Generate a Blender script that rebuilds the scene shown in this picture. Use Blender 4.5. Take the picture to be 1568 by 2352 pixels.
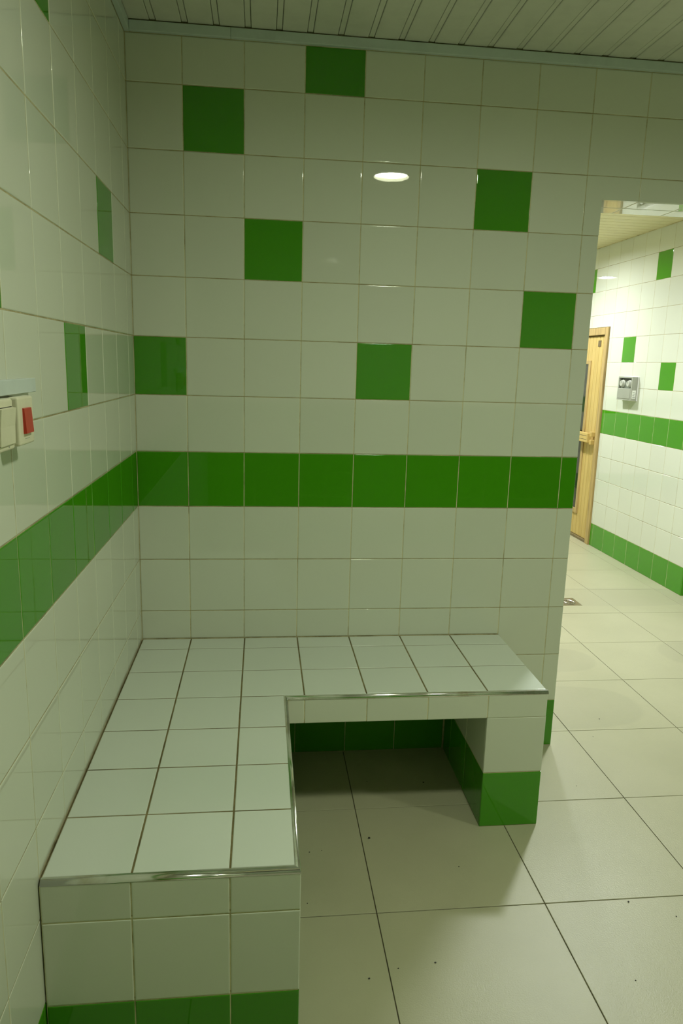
import bpy, bmesh, math, random
from mathutils import Matrix, Vector, Euler

random.seed(7)
for o in list(bpy.data.objects):
    bpy.data.objects.remove(o, do_unlink=True)
scene = bpy.context.scene
COL = scene.collection

# ------------------------------------------------------------------ camera
cam_d = bpy.data.cameras.new('camera')
cam = bpy.data.objects.new('camera', cam_d)
COL.objects.link(cam)
RIGHT = (0.99378466, -0.10781093, 0.02772833)
DOWN = (0.00521009, -0.20376845, -0.97900525)
FWD = (0.11119762, 0.97306486, -0.20194025)
cam.matrix_world = Matrix((
    (RIGHT[0], -DOWN[0], -FWD[0], 0.44209),
    (RIGHT[1], -DOWN[1], -FWD[1], -2.61118),
    (RIGHT[2], -DOWN[2], -FWD[2], 1.52390),
    (0, 0, 0, 1)))
cam_d.sensor_fit = 'VERTICAL'
cam_d.sensor_height = 36.0
cam_d.lens = 1647.94 / 2352 * 36.0
cam_d.clip_start = 0.02
cam_d.clip_end = 50
scene.camera = cam

# ------------------------------------------------------------------ world and exposure
w = bpy.data.worlds.new('world')
scene.world = w
w.use_nodes = True
w.node_tree.nodes['Background'].inputs[0].default_value = (0.5, 0.6, 0.4, 1)
w.node_tree.nodes['Background'].inputs[1].default_value = 0.0
vs = scene.view_settings
vs.view_transform = 'Standard'
vs.look = 'None'
vs.gamma = 1.0
vs.use_curve_mapping = False
vs.exposure = 0.0
ROOM_LAMP = 200.0          # strength of the shower-room downlights
HALL_LAMP = 630.0          # strength of the hall downlight by the opening
DEEP_LAMP = 500.0          # strength of the dimmer hall downlights farther in
ROOM_COLOUR = (0.92, 1.0, 0.78, 1)
HALL_COLOUR = (0.95, 1.0, 1.00, 1)

# ------------------------------------------------------------------ materials
def new_mat(name):
    m = bpy.data.materials.new(name)
    m.use_nodes = True
    nt = m.node_tree
    return m, nt, nt.nodes['Principled BSDF']

def N(nt, t, **kw):
    n = nt.nodes.new(t)
    for k, v in kw.items():
        setattr(n, k, v)
    return n

def noise(nt, scale, detail=2.0, vec=None, rough=0.5):
    n = N(nt, 'ShaderNodeTexNoise')
    n.inputs['Scale'].default_value = scale
    n.inputs['Detail'].default_value = detail
    n.inputs['Roughness'].default_value = rough
    if vec is not None:
        nt.links.new(vec, n.inputs['Vector'])
    return n

def ramp(nt, fac, stops):
    r = N(nt, 'ShaderNodeValToRGB')
    els = r.color_ramp.elements
    while len(els) < len(stops):
        els.new(0.5)
    for e, (p, c) in zip(els, stops):
        e.position = p
        e.color = c if len(c) == 4 else (*c, 1)
    nt.links.new(fac, r.inputs['Fac'])
    return r

def worldpos(nt):
    return N(nt, 'ShaderNodeNewGeometry').outputs['Position']

def bump(nt, bsdf, height, strength, dist):
    b = N(nt, 'ShaderNodeBump')
    b.inputs['Strength'].default_value = strength
    b.inputs['Distance'].default_value = dist
    nt.links.new(height, b.inputs['Height'])
    nt.links.new(b.outputs['Normal'], bsdf.inputs['Normal'])

def glazed(name, col, rough, var=0.05, spec=0.5, wave=0.00006):
    m, nt, b = new_mat(name)
    p = worldpos(nt)
    oi = N(nt, 'ShaderNodeObjectInfo')
    hsv = N(nt, 'ShaderNodeHueSaturation')
    hsv.inputs['Color'].default_value = (*col, 1)
    mr = N(nt, 'ShaderNodeMapRange')
    mr.inputs['To Min'].default_value = 1 - var
    mr.inputs['To Max'].default_value = 1 + var
    nt.links.new(oi.outputs['Random'], mr.inputs['Value'])
    nt.links.new(mr.outputs['Result'], hsv.inputs['Value'])
    nt.links.new(hsv.outputs['Color'], b.inputs['Base Color'])
    n2 = noise(nt, 3.0, 3, p)
    r = N(nt, 'ShaderNodeMapRange')
    r.inputs['To Min'].default_value = rough * 0.6
    r.inputs['To Max'].default_value = rough * 1.5
    nt.links.new(n2.outputs['Fac'], r.inputs['Value'])
    nt.links.new(r.outputs['Result'], b.inputs['Roughness'])
    b.inputs['IOR'].default_value = 1.56
    b.inputs['Specular IOR Level'].default_value = spec
    n = noise(nt, 28.0, 2, p)
    bump(nt, b, n.outputs['Fac'], 0.35, wave)
    return m

WHITE = glazed('glazed_white_tile', (0.68, 0.70, 0.59), 0.014, 0.025)
SEATW = glazed('glazed_seat_tile', (0.68, 0.72, 0.64), 0.11, 0.025)
GREEN = glazed('glazed_green_tile', (0.056, 0.275, 0.006), 0.014, 0.05)

def grout_mat(name, c0, c1, c2, ledge_dirt=False):
    m, nt, b = new_mat(name)
    p = worldpos(nt)
    n = noise(nt, 9.0, 6, p, 0.7)
    r = ramp(nt, n.outputs['Fac'], [(0.36, c0), (0.5, c1), (0.68, c2)])
    last = r.outputs['Color']
    if ledge_dirt:                      # grime that has settled in the level joints
        sep = N(nt, 'ShaderNodeSeparateXYZ')
        nt.links.new(p, sep.inputs[0])
        a = N(nt, 'ShaderNodeMath', operation='PINGPONG')
        a.inputs[1].default_value = 0.1
        nt.links.new(sep.outputs[2], a.inputs[0])
        c = N(nt, 'ShaderNodeMath', operation='LESS_THAN')
        c.inputs[1].default_value = 0.0022
        nt.links.new(a.outputs[0], c.inputs[0])
        # odd multiples of 0.1 are tile centres and never show grout
        d = noise(nt, 5.0, 6, p, 0.75)
        dr_ = ramp(nt, d.outputs['Fac'], [(0.34, (0.95, 0.95, 0.95)), (0.62, (0.25, 0.25, 0.25))])
        k = N(nt, 'ShaderNodeMath', operation='MULTIPLY')
        nt.links.new(c.outputs[0], k.inputs[0])
        nt.links.new(dr_.outputs['Color'], k.inputs[1])
        mx = N(nt, 'ShaderNodeMix', data_type='RGBA')
        mx.inputs['B'].default_value = (0.25, 0.20, 0.09, 1)
        nt.links.new(k.outputs[0], mx.inputs['Factor'])
        nt.links.new(last, mx.inputs['A'])
        last = mx.outputs['Result']
    nt.links.new(last, b.inputs['Base Color'])
    b.inputs['Roughness'].default_value = 0.85
    n2 = noise(nt, 300, 2, p)
    bump(nt, b, n2.outputs['Fac'], 0.5, 0.001)
    return m

GROUT = grout_mat('wall_grout', (0.36, 0.31, 0.16), (0.62, 0.56, 0.33), (0.72, 0.66, 0.42), True)
BGROUT = grout_mat('seat_grout', (0.09, 0.07, 0.025), (0.17, 0.135, 0.05), (0.27, 0.22, 0.10))
FGROUT = grout_mat('floor_grout', (0.03, 0.025, 0.012), (0.07, 0.055, 0.03), (0.13, 0.11, 0.06))

def floor_mat():
    m, nt, b = new_mat('matt_porcelain_floor')
    p = worldpos(nt)
    n = noise(nt, 2.2, 5, p, 0.6)
    r = ramp(nt, n.outputs['Fac'], [(0.3, (0.395, 0.382, 0.250)), (0.7, (0.445, 0.428, 0.286))])
    # old damp rings left on the hall floor
    sep = N(nt, 'ShaderNodeSeparateXYZ')
    nt.links.new(p, sep.inputs[0])
    last = r.outputs['Color']
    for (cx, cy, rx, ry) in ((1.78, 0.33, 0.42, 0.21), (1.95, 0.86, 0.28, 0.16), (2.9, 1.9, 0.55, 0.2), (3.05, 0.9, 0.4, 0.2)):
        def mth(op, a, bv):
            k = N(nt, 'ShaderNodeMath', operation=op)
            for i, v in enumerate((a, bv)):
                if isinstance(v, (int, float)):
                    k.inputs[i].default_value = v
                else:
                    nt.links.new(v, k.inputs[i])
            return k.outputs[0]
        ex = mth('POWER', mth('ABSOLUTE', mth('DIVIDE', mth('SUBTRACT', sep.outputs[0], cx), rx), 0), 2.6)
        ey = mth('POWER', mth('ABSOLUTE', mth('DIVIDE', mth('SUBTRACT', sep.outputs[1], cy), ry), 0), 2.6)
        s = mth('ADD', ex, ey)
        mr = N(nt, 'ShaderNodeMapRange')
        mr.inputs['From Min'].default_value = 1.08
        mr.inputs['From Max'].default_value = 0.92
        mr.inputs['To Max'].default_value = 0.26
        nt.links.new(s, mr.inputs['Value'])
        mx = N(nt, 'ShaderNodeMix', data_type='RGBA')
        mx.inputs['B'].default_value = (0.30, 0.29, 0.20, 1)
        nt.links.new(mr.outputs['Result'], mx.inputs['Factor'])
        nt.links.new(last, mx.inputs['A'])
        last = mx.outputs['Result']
    nt.links.new(last, b.inputs['Base Color'])
    g = noise(nt, 240, 3, p, 0.65)
    rr = N(nt, 'ShaderNodeMapRange')
    rr.inputs['To Min'].default_value = 0.24
    rr.inputs['To Max'].default_value = 0.44
    nt.links.new(g.outputs['Fac'], rr.inputs['Value'])
    nt.links.new(rr.outputs['Result'], b.inputs['Roughness'])
    b.inputs['IOR'].default_value = 1.5
    bump(nt, b, g.outputs['Fac'], 0.5, 0.0014)
    return m

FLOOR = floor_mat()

def plain(name, col, rough, metal=0.0, spec=0.5, spots=None):
    m, nt, b = new_mat(name)
    p = worldpos(nt)
    n = noise(nt, 14.0, 4, p, 0.6)
    c = Vector(col)
    lo = spots if spots else tuple(c * 0.93)
    r = ramp(nt, n.outputs['Fac'], [(0.3, lo), (0.52, tuple(c)), (0.8, tuple(min(1, v) for v in c * 1.03))])
    nt.links.new(r.outputs['Color'], b.inputs['Base Color'])
    b.inputs['Roughness'].default_value = rough
    b.inputs['Metallic'].default_value = metal
    b.inputs['Specular IOR Level'].default_value = spec
    return m

SLAT = plain('painted_slat_metal', (0.70, 0.70, 0.62), 0.42)
SLATW = plain('cream_slat_metal', (0.80, 0.73, 0.45), 0.5)
VOID = plain('dark_ceiling_void', (0.04, 0.04, 0.03), 0.9)
TRIMM = plain('grey_plastic_trim', (0.58, 0.66, 0.64), 0.35)
ALU = plain('polished_aluminium', (0.78, 0.79, 0.77), 0.16, 1.0, spots=(0.55, 0.50, 0.38))
STEEL = plain('brushed_steel', (0.45, 0.43, 0.36), 0.3, 1.0)
PLASTIC = plain('ivory_plastic', (0.76, 0.72, 0.54), 0.35)
TRUNK = plain('pale_plastic_channel', (0.62, 0.68, 0.66), 0.4)
RED = plain('red_plastic', (0.52, 0.03, 0.012), 0.3)
DARK = plain('black_plastic', (0.018, 0.017, 0.013), 0.4)
GREYBOX = plain('grey_enamel', (0.33, 0.34, 0.28), 0.4)
GREYREC = plain('darker_grey_panel', (0.19, 0.21, 0.17), 0.45)
DIAL = plain('pale_grey_dial', (0.50, 0.51, 0.44), 0.4)
PAPER = plain('paper_sticker', (0.78, 0.79, 0.72), 0.7)
BRONZE = plain('dark_bronze_plate', (0.14, 0.10, 0.04), 0.5)
BEZEL = plain('white_bezel', (0.8, 0.8, 0.76), 0.4)
PLASTER = plain('white_plaster', (0.72, 0.72, 0.66), 0.8)

def wood_mat(name, c0, c1, c2):
    m, nt, b = new_mat(name)
    tc = N(nt, 'ShaderNodeTexCoord')
    oi = N(nt, 'ShaderNodeObjectInfo')
    add = N(nt, 'ShaderNodeVectorMath', operation='ADD')
    mp = N(nt, 'ShaderNodeMapping')
    mp.inputs['Scale'].default_value = (20, 20, 1.2)
    nt.links.new(worldpos(nt), add.inputs[0])
    nt.links.new(oi.outputs['Random'], add.inputs[1])
    nt.links.new(add.outputs[0], mp.inputs['Vector'])
    n = noise(nt, 2.2, 6, mp.outputs['Vector'], 0.62)
    r = ramp(nt, n.outputs['Fac'], [(0.3, c0), (0.5, c1), (0.72, c2)])
    nt.links.new(r.outputs['Color'], b.inputs['Base Color'])
    b.inputs['Roughness'].default_value = 0.5
    bump(nt, b, n.outputs['Fac'], 0.2, 0.001)
    return m

PINE = wood_mat('varnished_pine', (0.50, 0.35, 0.105), (0.60, 0.43, 0.14), (0.65, 0.48, 0.17))
PINEF = wood_mat('weathered_pine_frame', (0.24, 0.16, 0.055), (0.46, 0.32, 0.12), (0.56, 0.40, 0.165))
SILL = wood_mat('dark_threshold', (0.10, 0.07, 0.03), (0.19, 0.14, 0.06), (0.26, 0.19, 0.09))

def glass_dark():
    m, nt, b = new_mat('smoked_glass')
    b.inputs['Base Color'].default_value = (0.030, 0.030, 0.022, 1)
    b.inputs['Roughness'].default_value = 0.06
    return m
SMOKED = glass_dark()

def lamp_mat(name, strength, colour):
    m = bpy.data.materials.new(name)
    m.use_nodes = True
    nt = m.node_tree
    nt.nodes.clear()
    e = N(nt, 'ShaderNodeEmission')
    e.inputs['Color'].default_value = colour
    e.inputs['Strength'].default_value = strength
    o = N(nt, 'ShaderNodeOutputMaterial')
    nt.links.new(e.outputs[0], o.inputs['Surface'])
    return m

def tiled_wall_mat(name='distant_wall_tiling', dado=False):
    """far tiling out of the photo: 20 cm squares with green rows at 0 and 1 m"""
    m, nt, b = new_mat(name)
    sep = N(nt, 'ShaderNodeSeparateXYZ')
    nt.links.new(worldpos(nt), sep.inputs[0])
    def mth(op, a, bv=0.0):
        k = N(nt, 'ShaderNodeMath', operation=op)
        for i, v in enumerate((a, bv)):
            if isinstance(v, (int, float)):
                k.inputs[i].default_value = v
            else:
                nt.links.new(v, k.inputs[i])
        return k.outputs[0]
    u = mth('DIVIDE', mth('ADD', mth('ADD', sep.outputs[0], sep.outputs[1]), 20.021), 0.2)
    v = mth('DIVIDE', mth('ADD', sep.outputs[2], 2.0), 0.2)
    ju = mth('ABSOLUTE', mth('SUBTRACT', mth('FRACT', u), 0.5))
    jv = mth('ABSOLUTE', mth('SUBTRACT', mth('FRACT', v), 0.5))
    j = mth('GREATER_THAN', mth('MAXIMUM', ju, jv), 0.4925)
    row = mth('FLOOR', v)
    g = mth('MAXIMUM', mth('COMPARE', row, 10.0), mth('COMPARE', row, 15.0))
    if dado:                             # invented green dado to weaken bounced light, up to 1.2 m
        g = mth('LESS_THAN', row, 15.5)
    mx = N(nt, 'ShaderNodeMix', data_type='RGBA')
    mx.inputs['A'].default_value = (0.66, 0.68, 0.56, 1)
    mx.inputs['B'].default_value = (0.056, 0.275, 0.006, 1)
    nt.links.new(g, mx.inputs['Factor'])
    m2 = N(nt, 'ShaderNodeMix', data_type='RGBA')
    m2.inputs['B'].default_value = (0.50, 0.45, 0.25, 1)
    nt.links.new(j, m2.inputs['Factor'])
    nt.links.new(mx.outputs['Result'], m2.inputs['A'])
    nt.links.new(m2.outputs['Result'], b.inputs['Base Color'])
    rr = mth('ADD', mth('MULTIPLY', j, 0.7), 0.06)
    nt.links.new(rr, b.inputs['Roughness'])
    return m
TILING = tiled_wall_mat()
BOUNCE_CUT_DADO = tiled_wall_mat('bounce_cut_green_dado', True)

# ------------------------------------------------------------------ helpers
def link(name, me, parent=None, mat=None):
    o = bpy.data.objects.new(name, me)
    COL.objects.link(o)
    if parent is not None:
        o.parent = parent
    if mat is not None and me is not None and not me.materials:
        me.materials.append(mat)
    return o

def empty(name, label, cat, loc=(0, 0, 0), group=None):
    o = bpy.data.objects.new(name, None)
    COL.objects.link(o)
    o.empty_display_size = 0.05
    o.location = loc
    o['label'] = label
    o['category'] = cat
    if group:
        o['group'] = group
    return o

def bm_box(bm, lo, hi, bev=0.0, seg=2):
    r = bmesh.ops.create_cube(bm, size=1.0)
    vsx = r['verts']
    c = [(a + b) / 2 for a, b in zip(lo, hi)]
    s = [abs(b - a) for a, b in zip(lo, hi)]
    for v in vsx:
        v.co = Vector((c[0] + v.co.x * s[0], c[1] + v.co.y * s[1], c[2] + v.co.z * s[2]))
    if bev > 0:
        es = list({e for v in vsx for e in v.link_edges})
        bmesh.ops.bevel(bm, geom=es, offset=bev, segments=seg, affect='EDGES', profile=0.5)

def boxes(name, lst, mat, parent=None, bev=0.0, seg=2):
    bm = bmesh.new()
    for lo, hi in lst:
        bm_box(bm, lo, hi, bev, seg)
    me = bpy.data.meshes.new(name)
    bm.to_mesh(me)
    bm.free()
    me.materials.append(mat)
    return link(name, me, parent)

def struct(o):
    o['kind'] = 'structure'
    return o

def lathe(name, prof, mat, parent=None, seg=40, M=None):
    """prof = [(r, z)], spun round local z"""
    vs_, fs = [], []
    for (r, z) in prof:
        for i in range(seg):
            a = 2 * math.pi * i / seg
            vs_.append((r * math.cos(a), r * math.sin(a), z))
    for k in range(len(prof) - 1):
        for i in range(seg):
            j = (i + 1) % seg
            fs.append((k * seg + i, k * seg + j, (k + 1) * seg + j, (k + 1) * seg + i))
    if prof[-1][0] > 1e-6:
        fs.append(tuple((len(prof) - 1) * seg + i for i in range(seg)))
    if prof[0][0] > 1e-6:
        fs.append(tuple(seg - 1 - i for i in range(seg)))
    me = bpy.data.meshes.new(name)
    me.from_pydata(vs_, [], fs)
    if M is not None:
        me.transform(M)
    me.materials.append(mat)
    o = link(name, me, parent)
    return o

# ---- tiles: front face at local z = 0, edges rounded off, sides going back
TILE_CACHE = {}
def tile_mesh(w_, h_, mat, bev, thick):
    key = (round(w_, 4), round(h_, 4), mat.name, bev, thick)
    if key in TILE_CACHE:
        return TILE_CACHE[key]
    T = math.radians
    rings = [(0.0, -thick, T(90)), (0.0, -bev * 0.90, T(76)), (bev * 0.38, -bev * 0.36, T(44)), (bev * 1.25, -bev * 0.08, T(11)), (bev * 2.4, 0.0, 0.0)]
    vv, ff, nn = [], [], []
    for (ins, z, t) in rings:
        x, y = w_ / 2 - ins, h_ / 2 - ins
        vv += [(-x, -y, z), (x, -y, z), (x, y, z), (-x, y, z)]
    side = [(0, -1), (1, 0), (0, 1), (-1, 0)]
    for k in range(len(rings) - 1):
        for i in range(4):
            j = (i + 1) % 4
            ff.append((k * 4 + i, k * 4 + j, k * 4 + 4 + j, k * 4 + 4 + i))
            for t in (rings[k][2], rings[k][2], rings[k + 1][2], rings[k + 1][2]):
                nn.append((side[i][0] * math.sin(t), side[i][1] * math.sin(t), math.cos(t)))
    ff.append((16, 17, 18, 19))
    nn += [(0, 0, 1)] * 4
    me = bpy.data.meshes.new('tile')
    me.from_pydata(vv, [], ff)
    for p_ in me.polygons:
        p_.use_smooth = True
    me.normals_split_custom_set(nn)          # rounded glaze on each edge, dead flat face
    me.materials.append(mat)
    TILE_CACHE[key] = me
    return me

JOINT = 0.0020
def tile(parent, origin, U, V, u0, u1, v0, v1, mat, joint=JOINT, bev=0.0016, thick=0.006, tilt=0.0010, name='tile'):
    """a tile on the plane origin + u U + v V, facing U x V"""
    w_, h_ = (u1 - u0) - joint, (v1 - v0) - joint
    if w_ < 0.006 or h_ < 0.006:
        return None
    U, V = Vector(U), Vector(V)
    Wn = U.cross(V)
    c = Vector(origin) + U * ((u0 + u1) / 2) + V * ((v0 + v1) / 2)
    M = Matrix((U, V, Wn)).transposed().to_4x4()
    M.translation = c
    if tilt:
        M = M @ Euler((random.gauss(0, tilt), random.gauss(0, tilt), random.gauss(0, tilt * 0.6))).to_matrix().to_4x4()
    o = link(name, tile_mesh(w_, h_, mat, bev, thick), parent)
    o.matrix_local = M
    return o

def poly_tile(parent, origin, U, V, pts, mat, thick=0.009, name='tile'):
    """a cut tile of any outline"""
    U, V = Vector(U), Vector(V)
    Wn = U.cross(V)
    bm = bmesh.new()
    f = [bm.verts.new(Vector(origin) + U * a + V * b) for a, b in pts]
    bk = [bm.verts.new(v.co - Wn * thick) for v in f]
    bm.faces.new(f)
    n = len(f)
    for i in range(n):
        j = (i + 1) % n
        bm.faces.new((f[j], f[i], bk[i], bk[j]))
    me = bpy.data.meshes.new('tile')
    bm.to_mesh(me)
    bm.free()
    me.materials.append(mat)
    return link(name, me, parent)

# ------------------------------------------------------------------ layout numbers
P = 0.2
C0 = 0.1794            # width of the cut tile in the corner, back wall
D0, DP = 0.100, 0.197  # cut tile and pitch along the left wall
ZC = 2.576             # underside of the slat ceiling
ZT = 2.543             # underside of the perimeter trim = top of the tiling
XE = 1.641             # end of the back wall beside the opening
XO = 2.641             # far side of the opening
ZO = 2.122             # underside of the lintel
WT = 0.212             # wall thickness
RX, RY = 4.10, -3.40   # shower room extent
HX, HY0, HY1 = 3.36, 1.91, 6.40
HL, HR = 0.60, 4.70
TK = 0.0010            # tile face to core

# ------------------------------------------------------------------ floor
floor = struct(boxes('floor', [((-0.2, RY - 0.2, -0.12), (HR + 0.2, HY1 + 0.2, -0.0022))], FGROUT))
FX, FY = 0.496, 0.4885
xs = [0.774 + FX * k for k in range(-2, 9)]
ys = [-0.871 + FY * k for k in range(-6, 16)]
xs = [0.0] + [x for x in xs if 0.05 < x < HR - 0.05] + [HR]
ys = [RY] + [y for y in ys if RY + 0.05 < y < HY1 - 0.05] + [HY1]
DRX0, DRX1, DRY0, DRY1 = 2.408, 2.562, 1.720, 1.874
for i in range(len(xs) - 1):
    for j in range(len(ys) - 1):
        if ys[j] > WT and xs[i + 1] < HL:
            continue
        if ys[j + 1] < 0 and xs[i] > RX:
            continue
        if ys[j] >= HY0 and xs[i] > HX:
            continue
        x0, x1, y0, y1 = xs[i], xs[i + 1], ys[j], ys[j + 1]
        kw = dict(joint=0.0028, bev=0.0008, thick=0.006, tilt=0.0004)
        if x0 < DRX0 and x1 > DRX1 and y0 < DRY0 and y1 > DRY1:
            # the tile around the drain is cut out: four strips would show joints, so one notched outline
            bm = bmesh.new()
            q = 0.0014
            for (a, b, c, d) in ((x0 + q, x1 - q, y0 + q, DRY0), (x0 + q, x1 - q, DRY1, y1 - q), (x0 + q, DRX0, DRY0, DRY1), (DRX1, x1 - q, DRY0, DRY1)):
                bm_box(bm, (a, c, -0.006), (b, d, 0.0))
            me = bpy.data.meshes.new('floor_tile')
            bm.to_mesh(me)
            bm.free()
            me.materials.append(FLOOR)
            link('floor_tile', me, floor)
        else:
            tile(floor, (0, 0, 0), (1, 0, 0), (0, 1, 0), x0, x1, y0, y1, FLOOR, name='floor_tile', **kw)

# ------------------------------------------------------------------ back wall
wall_back = struct(boxes('wall_back', [
    ((-0.15, TK, -0.02), (XE - TK, WT - TK, 2.75)),
    ((XE - TK, TK, ZO + TK), (XO + TK, WT - TK, 2.75)),
    ((XO + TK, TK, -0.02), (RX + 0.15, WT - TK, 2.75))], GROUT))
BO, BU, BV = (0, 0, 0), (1, 0, 0), (0, 0, 1)     # faces -y
lines_b = [0.0] + [C0 + P * k for k in range(0, 20)]
green_b = {(3, 12), (1, 11), (6, 10), (2, 9), (7, 8), (0, 7), (4, 7), (9, 9), (11, 11), (12, 8)}
BZ = 0.490           # seat height
BXR = 1.380          # right end of the bench
for i in range(len(lines_b) - 1):
    x0, x1 = lines_b[i], lines_b[i + 1]
    if x0 > RX - 0.02:
        break
    x1 = min(x1, RX)
    for r in range(13):
        z0, z1 = P * r, min(P * (r + 1), ZT)
        mat = GREEN if r in (0, 5) or (i, r) in green_b else WHITE
        a0, a1 = x0, x1
        if a1 < BXR + 0.01 and r < 3:          # behind the bench
            if r == 2:
                z0 = BZ
            elif a1 < 0.55 or a0 > 1.17:
                continue
        if a0 < XE < a1 and r < 10:
            a1 = XE + JOINT / 2
        if a0 < XE < a1 and r == 10:
            e = JOINT / 2
            poly_tile(wall_back, BO, BU, BV, [(a0 + e, z0 + e), (XE, z0 + e), (XE, ZO), (a1 - e, ZO), (a1 - e, z1 - e), (a0 + e, z1 - e)], mat)
            continue
        if a0 >= XE and a1 <= XO and r < 10:
            continue
        if a0 >= XE and a1 <= XO and r == 10:
            z0 = ZO - JOINT / 2
        if a0 < XO < a1 and r < 10:
            a0 = XO - JOINT / 2
        elif a0 < XO < a1 and r == 10:
            e = JOINT / 2
            poly_tile(wall_back, BO, BU, BV, [(a0 + e, ZO), (XO, ZO), (XO, z0 + e), (a1 - e, z0 + e), (a1 - e, z1 - e), (a0 + e, z1 - e)], mat)
            continue
        tile(wall_back, BO, BU, BV, a0, a1, z0, z1, mat)
# jamb on the end of the wall, facing +x, and the opposite one
for r in range(11):
    z0, z1 = P * r, min(P * (r + 1), ZO)
    mat = GREEN if r in (0, 5) else WHITE
    tile(wall_back, (XE, 0, 0), (0, 1, 0), (0, 0, 1), 0.009, WT - 0.009, z0, z1, mat)
    tile(wall_back, (XO, 0, 0), (0, -1, 0), (0, 0, 1), -WT + 0.009, -0.009, z0, z1, mat)
# soffit of the opening, facing down
sx = [XE] + [x for x in lines_b if XE + 0.05 < x < XO - 0.02] + [XO]
for a0, a1 in zip(sx[:-1], sx[1:]):
    for (b0, b1) in ((0.009, 0.116), (0.116, WT - 0.002)):
        tile(wall_back, (0, 0, ZO), (1, 0, 0), (0, -1, 0), a0, a1, -b1, -b0, WHITE, thick=0.007, tilt=0.0006)
# hall side of the same wall, facing +y
wall_hall_front = struct(boxes('wall_hall_front', [
    ((HL, WT - TK, 0.0), (XE - TK, WT, ZC)), ((XO + TK, WT - TK, 0.0), (HR, WT, ZC)), ((XE - TK, WT - TK, ZO + TK), (XO + TK, WT, ZC))], TILING))

# ------------------------------------------------------------------ left wall
wall_left = struct(boxes('wall_left', [((-0.15, RY, -0.02), (-TK, TK, 2.75))], GROUT))
lines_l = [-JOINT / 2] + [D0 + DP * k for k in range(0, 18)]
green_l = {(1, 9), (3, 7), (4, 11), (6, 8), (9, 10), (11, 7)}
for i in range(len(lines_l) - 1):
    y0, y1 = lines_l[i], min(lines_l[i + 1], -RY)
    if y1 - y0 < 0.01:
        break
    k = i - 1
    for r in range(13):
        z0, z1 = P * r, min(P * (r + 1), ZT)
        mat = GREEN if r in (0, 5) or (k, r) in green_l else WHITE
        if y1 < 1.30 and r < 3:
            if r == 2:
                z0 = BZ
            else:
                continue
        # faces +x: U = +y, V = +z
        tile(wall_left, (0, 0, 0), (0, 1, 0), (0, 0, 1), -y1, -y0, z0, z1, mat)

# ------------------------------------------------------------------ the rest of the shower room, behind the camera
struct(boxes('wall_front', [((-0.15, RY - 0.15, 0), (RX + 0.15, RY, 2.75))], BOUNCE_CUT_DADO))  # unseen wall; its green dado is added to cut bounce light
struct(boxes('wall_right', [((RX, RY, 0), (RX + 0.15, TK, 2.75))], TILING))

# ------------------------------------------------------------------ slat ceiling of the shower room
ceiling = struct(boxes('ceiling', [((-0.15, RY - 0.15, ZC + 0.022), (RX + 0.15, 0.05, ZC + 0.16))], VOID))
def prism_x(name, prof, y0, y1, mat, parent):
    """profile in (x, z), run along y"""
    n = len(prof)
    vv = [(x, y0, z) for x, z in prof] + [(x, y1, z) for x, z in prof]
    ff = [(i, (i + 1) % n, n + (i + 1) % n, n + i) for i in range(n)]
    ff += [tuple(range(n - 1, -1, -1)), tuple(range(n, 2 * n))]
    me = bpy.data.meshes.new(name)
    me.from_pydata(vv, [], ff)
    bm = bmesh.new()
    bm.from_mesh(me)
    bmesh.ops.recalc_face_normals(bm, faces=bm.faces)
    bm.to_mesh(me)
    bm.free()
    me.materials.append(mat)
    return link(name, me, parent)

def slat_profile(x0, x1):
    return [(x0, ZC + 0.014), (x0, ZC + 0.003), (x0 + 0.0008, ZC + 0.0012), (x0 + 0.0025, ZC), (x1 - 0.0025, ZC), (x1 - 0.0008, ZC + 0.0012), (x1, ZC + 0.003), (x1, ZC + 0.014)]
s0 = None
st0 = None
k = 0
x = 0.0
while x < RX - 0.03:
    # slat from x+0.001 to x+0.081, insert strip from x+0.0835 to x+0.0975
    if s0 is None:
        s0 = prism_x('slat', slat_profile(0.0004, 0.0806), RY, -0.012, SLAT, ceiling)
        st0 = prism_x('joint_strip', [(0.0820, ZC + 0.012), (0.0820, ZC + 0.0035), (0.0828, ZC + 0.0022), (0.0986, ZC + 0.0022), (0.0994, ZC + 0.0035), (0.0994, ZC + 0.012)], RY, -0.012, SLAT, ceiling)
    else:
        a = s0.copy()
        b = st0.copy()
        for c_ in (a, b):
            COL.objects.link(c_)
            c_.parent = ceiling
            c_.location.x = x
    x += 0.1005
def trim_box(name, lo, hi):
    o = struct(boxes(name, [(lo, hi)], TRIMM, bev=0.0012, seg=1))
    return o
trim_box('trim_1', (0.018, -0.016, ZT), (0.3365, 0.0, ZC - 0.0035))
trim_box('trim_2', (0.3372, -0.016, ZT), (RX - 0.001, 0.0, ZC - 0.0035))
trim_box('trim_3', (0.0, RY + 0.02, ZT), (0.0175, 0.0, ZC - 0.0035))
trim_box('trim_4', (0.018, RY, ZT), (RX - 0.02, RY + 0.016, ZC - 0.0035))
trim_box('trim_5', (RX - 0.016, RY + 0.02, ZT), (RX, -0.018, ZC - 0.0035))

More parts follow.
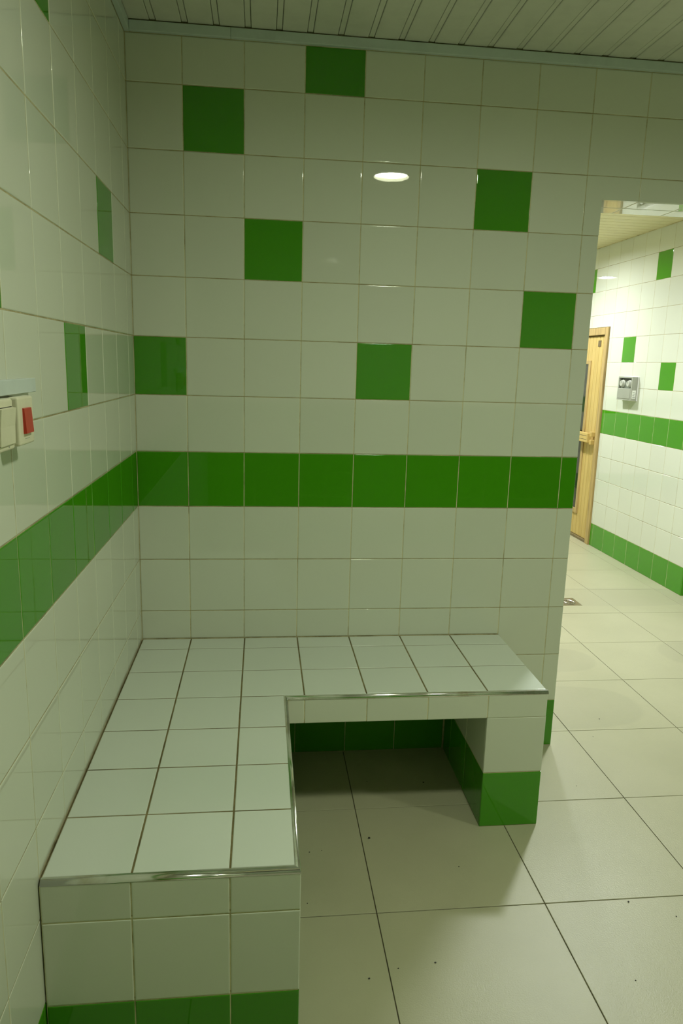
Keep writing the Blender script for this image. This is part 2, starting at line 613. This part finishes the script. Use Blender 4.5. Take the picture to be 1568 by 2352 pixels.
# ------------------------------------------------------------------ hall beyond the opening
DY0, DY1, DZ = 3.352, 4.252, 1.893        # outline of the sauna door frame
wall_hall_right = struct(boxes('wall_hall_right', [
    ((HX + TK, HY0, -0.02), (HX + 0.2, DY0 - 0.004, 2.75)),
    ((HX + TK, DY0 - 0.004, DZ + 0.004), (HX + 0.2, DY1 + 0.004, 2.75)),
    ((HX + TK + 0.05, DY0 - 0.004, -0.02), (HX + 0.2, DY1 + 0.004, DZ + 0.004)),
    ((HX + TK, DY1 + 0.004, -0.02), (HX + 0.2, 4.5, 2.75))], GROUT))
lines_h = [HY0] + [2.1 + P * k for k in range(0, 13)]
green_h = {(3, 11), (5, 8), (2, 7), (9, 11), (11, 9), (12, 7)}
for i in range(len(lines_h) - 1):
    y0, y1 = lines_h[i], lines_h[i + 1]
    for r in range(13):
        z0, z1 = P * r, min(P * (r + 1), ZC - 0.004)
        mat = GREEN if r in (0, 5) or (i, r) in green_h else WHITE
        a0, a1 = y0, y1
        if r < 9:
            if a0 >= DY0 and a1 <= DY1:
                continue
            if a0 < DY0 < a1:
                a1 = DY0 - 0.004
            if a0 < DY1 < a1:
                a0 = DY1 + 0.004
        elif r == 9 and a1 > DY0 and a0 < DY1:
            if a0 < DY0 < a1:
                e = JOINT / 2
                # faces -x: U = -y, V = +z
                poly_tile(wall_hall_right, (HX, 0, 0), (0, -1, 0), (0, 0, 1),
                          [(-a1 + e, DZ + 0.004), (-DY0 + 0.004, DZ + 0.004), (-DY0 + 0.004, z0 + e), (-a0 - e, z0 + e), (-a0 - e, z1 - e), (-a1 + e, z1 - e)], mat)
                continue
            z0 = DZ + 0.004
        tile(wall_hall_right, (HX, 0, 0), (0, -1, 0), (0, 0, 1), -a1, -a0, z0, z1, mat)
struct(boxes('wall_hall_deep', [((HX, 4.5, 0), (HX + 0.2, HY1, 2.75))], TILING))
struct(boxes('wall_hall_return', [((HX + 0.0, HY0 - 0.008, 0), (HR, HY0, 2.75))], TILING))
struct(boxes('wall_hall_end', [((HL - 0.15, HY1, 0), (HR, HY1 + 0.15, 2.75))], TILING))
struct(boxes('wall_hall_left', [((HL - 0.15, WT, 0), (HL, HY1, 2.75))], TILING))
struct(boxes('wall_hall_side', [((HR, 0.0, 0), (HR + 0.15, HY0, 2.75))], TILING))
ceiling_hall = struct(boxes('ceiling_hall', [((HL - 0.15, WT - 0.02, ZC + 0.022), (HR + 0.15, HY1 + 0.15, ZC + 0.16))], VOID))
def slat_y(y0):
    prof = [(y0 + 0.0015, ZC + 0.014), (y0 + 0.0015, ZC + 0.004), (y0 + 0.005, ZC), (y0 + 0.092, ZC), (y0 + 0.0955, ZC + 0.004), (y0 + 0.0955, ZC + 0.014)]
    n = len(prof)
    vv = [(HL, y, z) for y, z in prof] + [(HR, y, z) for y, z in prof]
    ff = [(i, (i + 1) % n, n + (i + 1) % n, n + i) for i in range(n)]
    ff += [tuple(range(n - 1, -1, -1)), tuple(range(n, 2 * n))]
    me = bpy.data.meshes.new('slat')
    me.from_pydata(vv, [], ff)
    bm = bmesh.new()
    bm.from_mesh(me)
    bmesh.ops.recalc_face_normals(bm, faces=bm.faces)
    bm.to_mesh(me)
    bm.free()
    me.materials.append(SLATW)
    return link('slat', me, ceiling_hall)
h0 = slat_y(0.0)
h0.location.y = WT
for k in range(1, 61):
    c_ = h0.copy()
    COL.objects.link(c_)
    c_.parent = ceiling_hall
    c_.location.y = WT + 0.1 * k

# ------------------------------------------------------------------ downlights
ROOM_E = lamp_mat('room_lamp_glow', ROOM_LAMP, ROOM_COLOUR)
HALL_E = lamp_mat('hall_lamp_glow', HALL_LAMP, HALL_COLOUR)
DEEP_E = lamp_mat('deep_hall_lamp_glow', DEEP_LAMP, HALL_COLOUR)
def downlight(x, y, mat, label, group):
    t = empty('ceiling_downlight', label, 'lamp', (x, y, ZC), group)
    lathe('bezel', [(0.114, 0.0), (0.114, -0.015), (0.111, -0.019), (0.101, -0.0205), (0.098, -0.019), (0.097, -0.002), (0.097, 0.0)], STEEL, t, 48)  # rim deepened to shield the upper walls from grazing light
    lathe('diffuser', [(0.096, -0.0010), (0.096, -0.0022), (0.060, -0.0030), (0.0, -0.0032)][::-1], mat, t, 48)
    return t
downlight(1.157, -1.655, ROOM_E, 'round ceiling downlight above the tiled bench, mirrored in the back wall', 'shower room downlights')
downlight(3.15, -1.78, ROOM_E, 'round ceiling downlight on the right side of the shower room', 'shower room downlights')
downlight(2.47, 1.18, HALL_E, 'round hall downlight just beyond the opening', 'hall downlights')
downlight(2.43, 3.32, DEEP_E, 'round hall downlight beside the sauna door', 'hall downlights')
downlight(2.43, 5.46, DEEP_E, 'round hall downlight at the far end, mirrored above the sauna door', 'hall downlights')

# ------------------------------------------------------------------ tiled corner bench
bench = empty('corner_bench', 'L-shaped built-in bench clad in white tiles with green base tiles', 'bench', (0.0025, -0.0025, 0.0))
BXI = 0.526            # right face of the long left arm
BYF = -0.508           # front face of the arm along the back wall
BYE = -1.295           # end face of the left arm
BH = 0.400             # underside of the seat slab
slab = boxes('seat_slab', [((BXI - TK, BYF + TK, BH + 0.001), (BXR - TK, 0.0, BZ - 0.012))], GROUT, bench)
block = boxes('side_block', [((0.0, BYE + TK, -0.002), (BXI - TK, 0.0, BZ - 0.012))], GROUT, bench)
boxes('mortar_bed', [((BXI - 0.009, -0.4985, BZ - 0.012), (BXR - TK, 0.0, BZ - 0.0016))], BGROUT, slab)
boxes('mortar_bed', [((0.0, BYE + 0.0095, BZ - 0.012), (BXI - 0.0095, 0.0, BZ - 0.0016))], BGROUT, block)
leg = boxes('leg', [((1.180 + TK, BYF + TK, -0.002), (BXR - TK, 0.0, BH))], GROUT, bench)
TOP = dict(joint=0.0042, bev=0.0014)
xr = [C0 + P * k for k in range(0, 7)]
xr[-1] = BXR + 0.001
rows_y = [0.0, D0, D0 + DP, D0 + 2 * DP]
colx = [0.0] + xr
for j in range(3):
    y0, y1 = -rows_y[j + 1], -rows_y[j]
    for a0, a1 in zip(colx[:-1], colx[1:]):
        own = slab if a0 > BXI - 0.01 else block
        tile(own, (0, 0, BZ), (1, 0, 0), (0, 1, 0), a0, a1, y0, y1, SEATW, **TOP)
for j in range(2, 6):
    y0, y1 = -(D0 + DP * (j + 1)), -(D0 + DP * j)
    for a0, a1 in ((0.0, C0), (C0, C0 + P), (C0 + P, BXI - 0.009)):
        tile(block, (0, 0, BZ), (1, 0, 0), (0, 1, 0), a0, a1, y0, y1, SEATW, **TOP)
# fascia under the trim
fx = [BXI] + [x for x in xr if x > BXI + 0.01]
for a0, a1 in zip(fx[:-1], fx[1:]):
    tile(slab, (0, BYF, 0), (1, 0, 0), (0, 0, 1), a0, a1, BH - 0.0015, BZ - 0.0085, WHITE)
    # underside of the slab
for a0, a1 in zip(fx[:-2], fx[1:-1]):
    for j in range(3):
        tile(slab, (0, 0, BH - 0.0075), (1, 0, 0), (0, -1, 0), a0, a1, max(rows_y[j], 0.0), min(rows_y[j + 1], 0.49), WHITE)
# end of the slab and outer side of the leg, facing +x
for j in range(3):
    y0, y1 = -(rows_y[j + 1] if j < 2 else -BYF - 0.008), -rows_y[j]
    tile(slab, (BXR, 0, 0), (0, 1, 0), (0, 0, 1), y0, y1, BH, BZ - 0.001, WHITE)
    tile(leg, (BXR, 0, 0), (0, 1, 0), (0, 0, 1), y0, y1, P, BH, WHITE)
    tile(leg, (BXR, 0, 0), (0, 1, 0), (0, 0, 1), y0, y1, 0.0, P, GREEN)
    # inner side of the leg, facing -x
    tile(leg, (1.180, 0, 0), (0, -1, 0), (0, 0, 1), -y1, -y0, P, BH - 0.008, WHITE)
    tile(leg, (1.180, 0, 0), (0, -1, 0), (0, 0, 1), -y1, -y0, 0.0, P, GREEN)
    # inner side of the block under the slab, facing +x
    tile(block, (BXI, 0, 0), (0, 1, 0), (0, 0, 1), y0, y1, P, BH - 0.008, WHITE)
    tile(block, (BXI, 0, 0), (0, 1, 0), (0, 0, 1), y0, y1, 0.0, P, GREEN)
# front of the leg
tile(leg, (0, BYF, 0), (1, 0, 0), (0, 0, 1), 1.1785, BXR + 0.0015, P, BH, WHITE)
tile(leg, (0, BYF, 0), (1, 0, 0), (0, 0, 1), 1.1785, BXR + 0.0015, 0.0, P, GREEN)
# end of the left arm, facing -y, and its long side, facing +x
for a0, a1 in ((0.0, C0), (C0, C0 + P), (C0 + P, BXI + 0.0015)):
    for z0, z1, m_ in ((0.0, 0.192, GREEN), (0.192, 0.392, WHITE), (0.392, BZ - 0.0085, WHITE)):
        tile(block, (0, BYE, 0), (1, 0, 0), (0, 0, 1), a0, a1, z0, z1, m_)
yl = [-BYF + 0.006] + [D0 + DP * k for k in range(3, 6)] + [-BYE - 0.008]
for a0, a1 in zip(yl[:-1], yl[1:]):
    for z0, z1, m_ in ((0.0, P, GREEN), (P, BH, WHITE), (BH, BZ - 0.0085, WHITE)):
        tile(block, (BXI, 0, 0), (0, 1, 0), (0, 0, 1), -a1, -a0, z0, z1, m_)
# polished quarter-round trims along the edges, mitred
def edge_trim(p0, p1, out, m0, m1, label=None):
    """p0, p1: inner line on the seat; out: outward direction; m0/m1: mitre shift along the run per metre of offset"""
    p0, p1, out = Vector(p0), Vector(p1), Vector(out)
    ax = (p1 - p0).normalized()
    R_ = 0.0098
    prof = [(-0.003, 0.0006), (0.0, 0.0006)]
    for k_ in range(1, 9):
        a = math.pi / 2 * k_ / 8
        prof.append((R_ * math.sin(a), 0.0006 - R_ * (1 - math.cos(a))))
    prof += [(R_, -0.0112), (R_ - 0.004, -0.0125), (-0.003, -0.0125)]
    n = len(prof)
    vv = []
    for pt, m_ in ((p0, m0), (p1, m1)):
        for (o_, z_) in prof:
            vv.append(tuple(pt + out * o_ + ax * (m_ * o_) + Vector((0, 0, z_))))
    ff = [(i, (i + 1) % n, n + (i + 1) % n, n + i) for i in range(n)] + [tuple(range(n - 1, -1, -1)), tuple(range(n, 2 * n))]
    me = bpy.data.meshes.new('edge_trim')
    me.from_pydata(vv, [], ff)
    bm = bmesh.new()
    bm.from_mesh(me)
    bmesh.ops.recalc_face_normals(bm, faces=bm.faces)
    bm.to_mesh(me)
    bm.free()
    for p_ in me.polygons:
        p_.use_smooth = 2 <= p_.index <= 9
    me.materials.append(ALU)
    o = link('edge_trim', me, bench)
    o['label'] = label
    return o
XI, YI, YEI = BXI - 0.0095, -0.4985, BYE + 0.0095
edge_trim((XI, YI, BZ), (BXR + 0.002, YI, BZ), (0, -1, 0), 1, 0, 'polished metal trim along the inner front edge of the seat')
edge_trim((XI, YI, BZ), (XI, YEI, BZ), (1, 0, 0), 1, 1, 'polished metal trim along the long side of the seat')
edge_trim((XI, YEI, BZ), (0.0015, YEI, BZ), (0, -1, 0), -1, 0, 'stained metal trim along the near end of the seat')

# ------------------------------------------------------------------ switches and cable channel on the left wall
ch = empty('cable_channel', 'pale plastic cable channel running along the left wall above the switches', 'cable channel', (0.0, -1.3, 1.457))
boxes('channel_body', [((0.0003, -0.62, 0.0), (0.0140, 0.122, 0.0245))], TRUNK, ch, bev=0.001, seg=1)
boxes('channel_cover', [((0.0140, -0.62, -0.0005), (0.0165, 0.1235, 0.025))], TRUNK, ch, bev=0.0008, seg=1)

def switch_base(name, label, yc, zc, hw, hh, d):
    t = empty(name, label, 'light switch', (0.0003, yc, zc - hh))
    boxes('back_box', [((0.0, -hw + 0.003, 0.002), (d * 0.55, hw - 0.003, 2 * hh - 0.002))], PLASTIC, t, bev=0.002)
    boxes('front_plate', [((d * 0.5, -hw, 0.0), (d, hw, 2 * hh))], PLASTIC, t, bev=0.004, seg=3)
    return t
sw = switch_base('rocker_switch', 'ivory wall switch with a red rocker under the cable channel', -1.303, 1.4125, 0.040, 0.0415, 0.035)
me = bpy.data.meshes.new('rocker')
# a tilted rocker: the lower half stands proud
yy0, yy1, zz0, zz1 = -0.0195, 0.0195, 0.0195, 0.0640
vv = []
for y in (yy0, yy1):
    vv += [(0.033, y, zz0), (0.0408, y, zz0 + 0.001), (0.0398, y, zz0 + 0.016), (0.0382, y, zz1 - 0.001), (0.033, y, zz1)]
n = 5
ff = [(i, (i + 1) % n, n + (i + 1) % n, n + i) for i in range(n)] + [tuple(range(n - 1, -1, -1)), tuple(range(n, 2 * n))]
me.from_pydata(vv, [], ff)
bm = bmesh.new(); bm.from_mesh(me); bmesh.ops.recalc_face_normals(bm, faces=bm.faces); bm.to_mesh(me); bm.free()
rk = link('rocker', me, sw, RED)
rk['label'] = 'red rocker'
boxes('maker_line', [((0.0349, -0.012, 0.0105), (0.0353, 0.012, 0.0112))], GREYBOX, sw)
sw2 = switch_base('wide_switch', 'plain ivory wall switch with a wide ivory rocker at the left edge', -1.410, 1.4125, 0.041, 0.0415, 0.035)
boxes('rocker_well', [((0.0345, -0.034, 0.0095), (0.0354, 0.034, 0.0705))], DARK, sw2)
me = bpy.data.meshes.new('rocker')
vv = []
for y in (-0.0335, 0.0335):
    vv += [(0.034, y, 0.0105), (0.0385, y, 0.0105), (0.0395, y, 0.040), (0.0425, y, 0.0685), (0.034, y, 0.0695)]
me.from_pydata(vv, [], ff)
bm = bmesh.new(); bm.from_mesh(me); bmesh.ops.recalc_face_normals(bm, faces=bm.faces); bm.to_mesh(me); bm.free()
link('rocker', me, sw2, PLASTIC)
boxes('maker_mark', [((0.0349, 0.010, 0.0048), (0.0354, 0.0135, 0.0070))], GREYBOX, sw2)

# ------------------------------------------------------------------ sauna door
dr = struct(empty('door_1', 'light pine sauna door with narrow smoked window in a wooden frame', 'door', (HX, (DY0 + DY1) / 2, 0.0)))
YC = (DY0 + DY1) / 2
FW = 0.055
h_ = (DY1 - DY0) / 2
f1 = boxes('frame_post', [((-0.016, -h_, 0.0), (0.055, -h_ + FW, DZ))], PINEF, dr, bev=0.003, seg=1)
f2 = boxes('frame_post', [((-0.016, h_ - FW, 0.0), (0.055, h_, DZ))], PINEF, dr, bev=0.003, seg=1)
boxes('frame_head', [((-0.016, -h_ + FW, DZ - 0.062), (0.055, h_ - FW, DZ))], PINEF, dr, bev=0.003, seg=1)
boxes('threshold', [((-0.010, -h_ + FW, 0.0), (0.055, h_ - FW, 0.022))], SILL, dr, bev=0.002, seg=1)
leaf = boxes('door_leaf', [((0.026, -h_ + FW + 0.003, 0.024), (0.050, h_ - FW - 0.003, DZ - 0.075))], SILL, dr)
ly0, ly1 = -h_ + FW + 0.003, h_ - FW - 0.003
npl = 12
pw = (ly1 - ly0) / npl
GY0, GY1, GZ0, GZ1 = -0.100, 0.100, 0.264, 1.585
for k in range(npl):
    a0, a1 = ly0 + pw * k + 0.0028, ly0 + pw * (k + 1) - 0.0028
    if a0 > GY0 - 0.03 and a1 < GY1 + 0.03:
        boxes('plank', [((0.010, a0, 0.024), (0.028, a1, 0.235))], PINE, leaf, bev=0.003, seg=1)
        boxes('plank', [((0.010, a0, 1.60), (0.028, a1, DZ - 0.068))], PINE, leaf, bev=0.003, seg=1)
    else:
        boxes('plank', [((0.010, a0, 0.024), (0.028, a1, DZ - 0.068))], PINE, leaf, bev=0.003, seg=1)
win = boxes('window_pane', [((0.014, GY0, GZ0), (0.020, GY1, GZ1))], SMOKED, dr)
for (a, b, c, d) in ((GY0 - 0.042, GY0, GZ0 - 0.042, GZ1 + 0.03), (GY1, GY1 + 0.042, GZ0 - 0.042, GZ1 + 0.03), (GY0, GY1, GZ0 - 0.042, GZ0), (GY0, GY1, GZ1, GZ1 + 0.03)):
    boxes('glazing_bead', [((0.000, a, c), (0.026, b, d))], PINEF, dr, bev=0.002, seg=1)
pl = boxes('number_plate', [((0.005, -0.293, 1.735), (0.0105, -0.243, 1.787))], BRONZE, dr, bev=0.001, seg=1)
hd = boxes('handle_rail', [((-0.052, -0.325, 0.900), (-0.024, 0.10, 0.985))], PINE, dr, bev=0.004)
boxes('groove', [((-0.0528, -0.31, 0.925), (-0.0515, 0.09, 0.929)), ((-0.0528, -0.31, 0.957), (-0.0515, 0.09, 0.961))], SILL, hd)
boxes('keyhole', [((-0.0535, -0.115, 0.937), (-0.0515, -0.07, 0.952))], DARK, hd)
for z in (0.885, 0.955):
    boxes('handle_bracket', [((-0.030, -0.355, z), (0.012, -0.315, z + 0.042))], PINE, dr, bev=0.003, seg=1)
    boxes('handle_bracket', [((-0.030, 0.06, z), (0.012, 0.10, z + 0.042))], PINE, dr, bev=0.003, seg=1)

# ------------------------------------------------------------------ sauna control box
cb = empty('sauna_controller', 'grey control box with two round dials beside the sauna door', 'control box', (HX - 0.0004, 2.90, 1.305))
boxes('wall_plate', [((-0.008, -0.122, -0.004), (0.0, 0.118, 0.186))], BEZEL, cb, bev=0.002, seg=1)
boxes('housing', [((-0.052, -0.115, 0.0), (-0.008, 0.112, 0.010)), ((-0.052, -0.115, 0.172), (-0.008, 0.112, 0.183)),
                  ((-0.052, -0.115, 0.010), (-0.008, -0.098, 0.172)), ((-0.052, 0.098, 0.010), (-0.008, 0.112, 0.172))], GREYBOX, cb)
boxes('recess_panel', [((-0.034, -0.098, 0.090), (-0.010, 0.098, 0.172))], GREYREC, cb)
boxes('lower_flap', [((-0.055, -0.098, 0.010), (-0.012, 0.098, 0.092))], GREYBOX, cb, bev=0.003, seg=1)
boxes('dark_strip', [((-0.0365, -0.095, 0.160), (-0.034, 0.095, 0.172))], DARK, cb)  # dark strip along the top of the recess
boxes('display', [((-0.0365, -0.014, 0.139), (-0.034, 0.014, 0.158))], DARK, cb)
for yk in (-0.050, 0.056):
    Mk = Matrix.Translation((-0.034, yk, 0.130)) @ Matrix.Rotation(-math.pi / 2, 4, 'Y')
    kb = lathe('dial', [(0.029, 0.0), (0.029, 0.005), (0.025, 0.008), (0.023, 0.020), (0.021, 0.023), (0.0, 0.023)], DIAL, cb, 28, Mk)
    boxes('pointer', [((-0.0585, yk - 0.0022, 0.130), (-0.0565, yk + 0.0022, 0.150))], GREYREC, kb)
boxes('sticker', [((-0.046, -0.1162, 0.016), (-0.016, -0.1148, 0.080))], PAPER, cb)
boxes('print_line', [((-0.042, -0.1166, z), (-0.020 - 0.006 * (i % 2), -0.1160, z + 0.0035)) for i, z in enumerate((0.026, 0.038, 0.050, 0.062))], GREYREC, cb)
boxes('side_switch', [((-0.030, 0.112, 0.030), (-0.006, 0.132, 0.085))], BEZEL, cb, bev=0.003, seg=1)

# ------------------------------------------------------------------ floor drain
dn = empty('floor_drain', 'square steel floor drain with a round grate in the hall floor', 'drain', ((DRX0 + DRX1) / 2, (DRY0 + DRY1) / 2, -0.003))
hw = (DRX1 - DRX0) / 2 - 0.0015
bm = bmesh.new()
seg = 32
RO = 0.056
outer, inner = [], []
for i in range(seg):
    a = 2 * math.pi * i / seg + math.pi / seg
    c_, s_ = math.cos(a), math.sin(a)
    k_ = hw / max(abs(c_), abs(s_))
    if i % 8 == 3 or i % 8 == 4:
        pass
    outer.append((c_ * k_, s_ * k_))
    inner.append((c_ * RO, s_ * RO))
for q_ in ((hw, hw), (-hw, hw), (-hw, -hw), (hw, -hw)):
    best = min(range(seg), key=lambda i: (outer[i][0] - q_[0]) ** 2 + (outer[i][1] - q_[1]) ** 2)
    outer[best] = q_
vo = [bm.verts.new((x, y, 0.0032)) for x, y in outer]
vi = [bm.verts.new((x, y, 0.0032)) for x, y in inner]
vd = [bm.verts.new((x, y, -0.010)) for x, y in inner]
vb = [bm.verts.new((x, y, -0.003)) for x, y in outer]
for i in range(seg):
    j = (i + 1) % seg
    bm.faces.new((vo[i], vo[j], vi[j], vi[i]))
    bm.faces.new((vi[i], vi[j], vd[j], vd[i]))
    bm.faces.new((vo[j], vo[i], vb[i], vb[j]))
me = bpy.data.meshes.new('drain_frame')
bm.to_mesh(me); bm.free()
link('drain_frame', me, dn, STEEL)
gr = lathe('grate', [(0.053, -0.004), (0.053, 0.0042), (0.049, 0.0050), (0.046, 0.0036), (0.018, 0.0030), (0.014, 0.0046), (0.0, 0.0046)], STEEL, dn, 32)
for i in range(10):
    a = 2 * math.pi * i / 10
    Ms = Matrix.Rotation(a, 4, 'Z')
    b_ = bmesh.new()
    bm_box(b_, (0.022, -0.0028, 0.0028), (0.043, 0.0028, 0.0039))
    bmesh.ops.transform(b_, matrix=Ms, verts=b_.verts)
    me = bpy.data.meshes.new('slot')
    b_.to_mesh(me); b_.free()
    link('slot', me, gr, DARK)

# ------------------------------------------------------------------ grit on the floor
bm = bmesh.new()
for (x, y, s) in ((0.80, -0.545, .004), (0.60, -0.60, .002), (0.64, -0.595, .0015), (0.58, -0.82, .0016), (1.06, -0.70, .002), (1.52, -0.885, .0028), (1.63, -0.95, .002),
                  (0.72, -1.09, .0022), (0.90, -1.055, .0024), (0.80, -1.065, .002), (1.05, -0.24, .003), (0.84, -0.22, .0015), (1.95, 0.20, .0025), (1.62, -0.30, .0018), (1.85, 0.05, .0018), (1.40, -1.15, .0016)):
    r = bmesh.ops.create_icosphere(bm, subdivisions=1, radius=s)
    for v in r['verts']:
        v.co = Vector((x + v.co.x * random.uniform(0.8, 1.6), y + v.co.y * random.uniform(0.8, 1.4), 0.0002 + s * 0.5 + v.co.z * 0.5))
me = bpy.data.meshes.new('floor_grit')
bm.to_mesh(me); bm.free()
g = link('floor_grit', me, None, DARK)
g['kind'] = 'stuff'
g['label'] = 'tiny dark specks of grit scattered on the floor tiles'
g['category'] = 'grit'
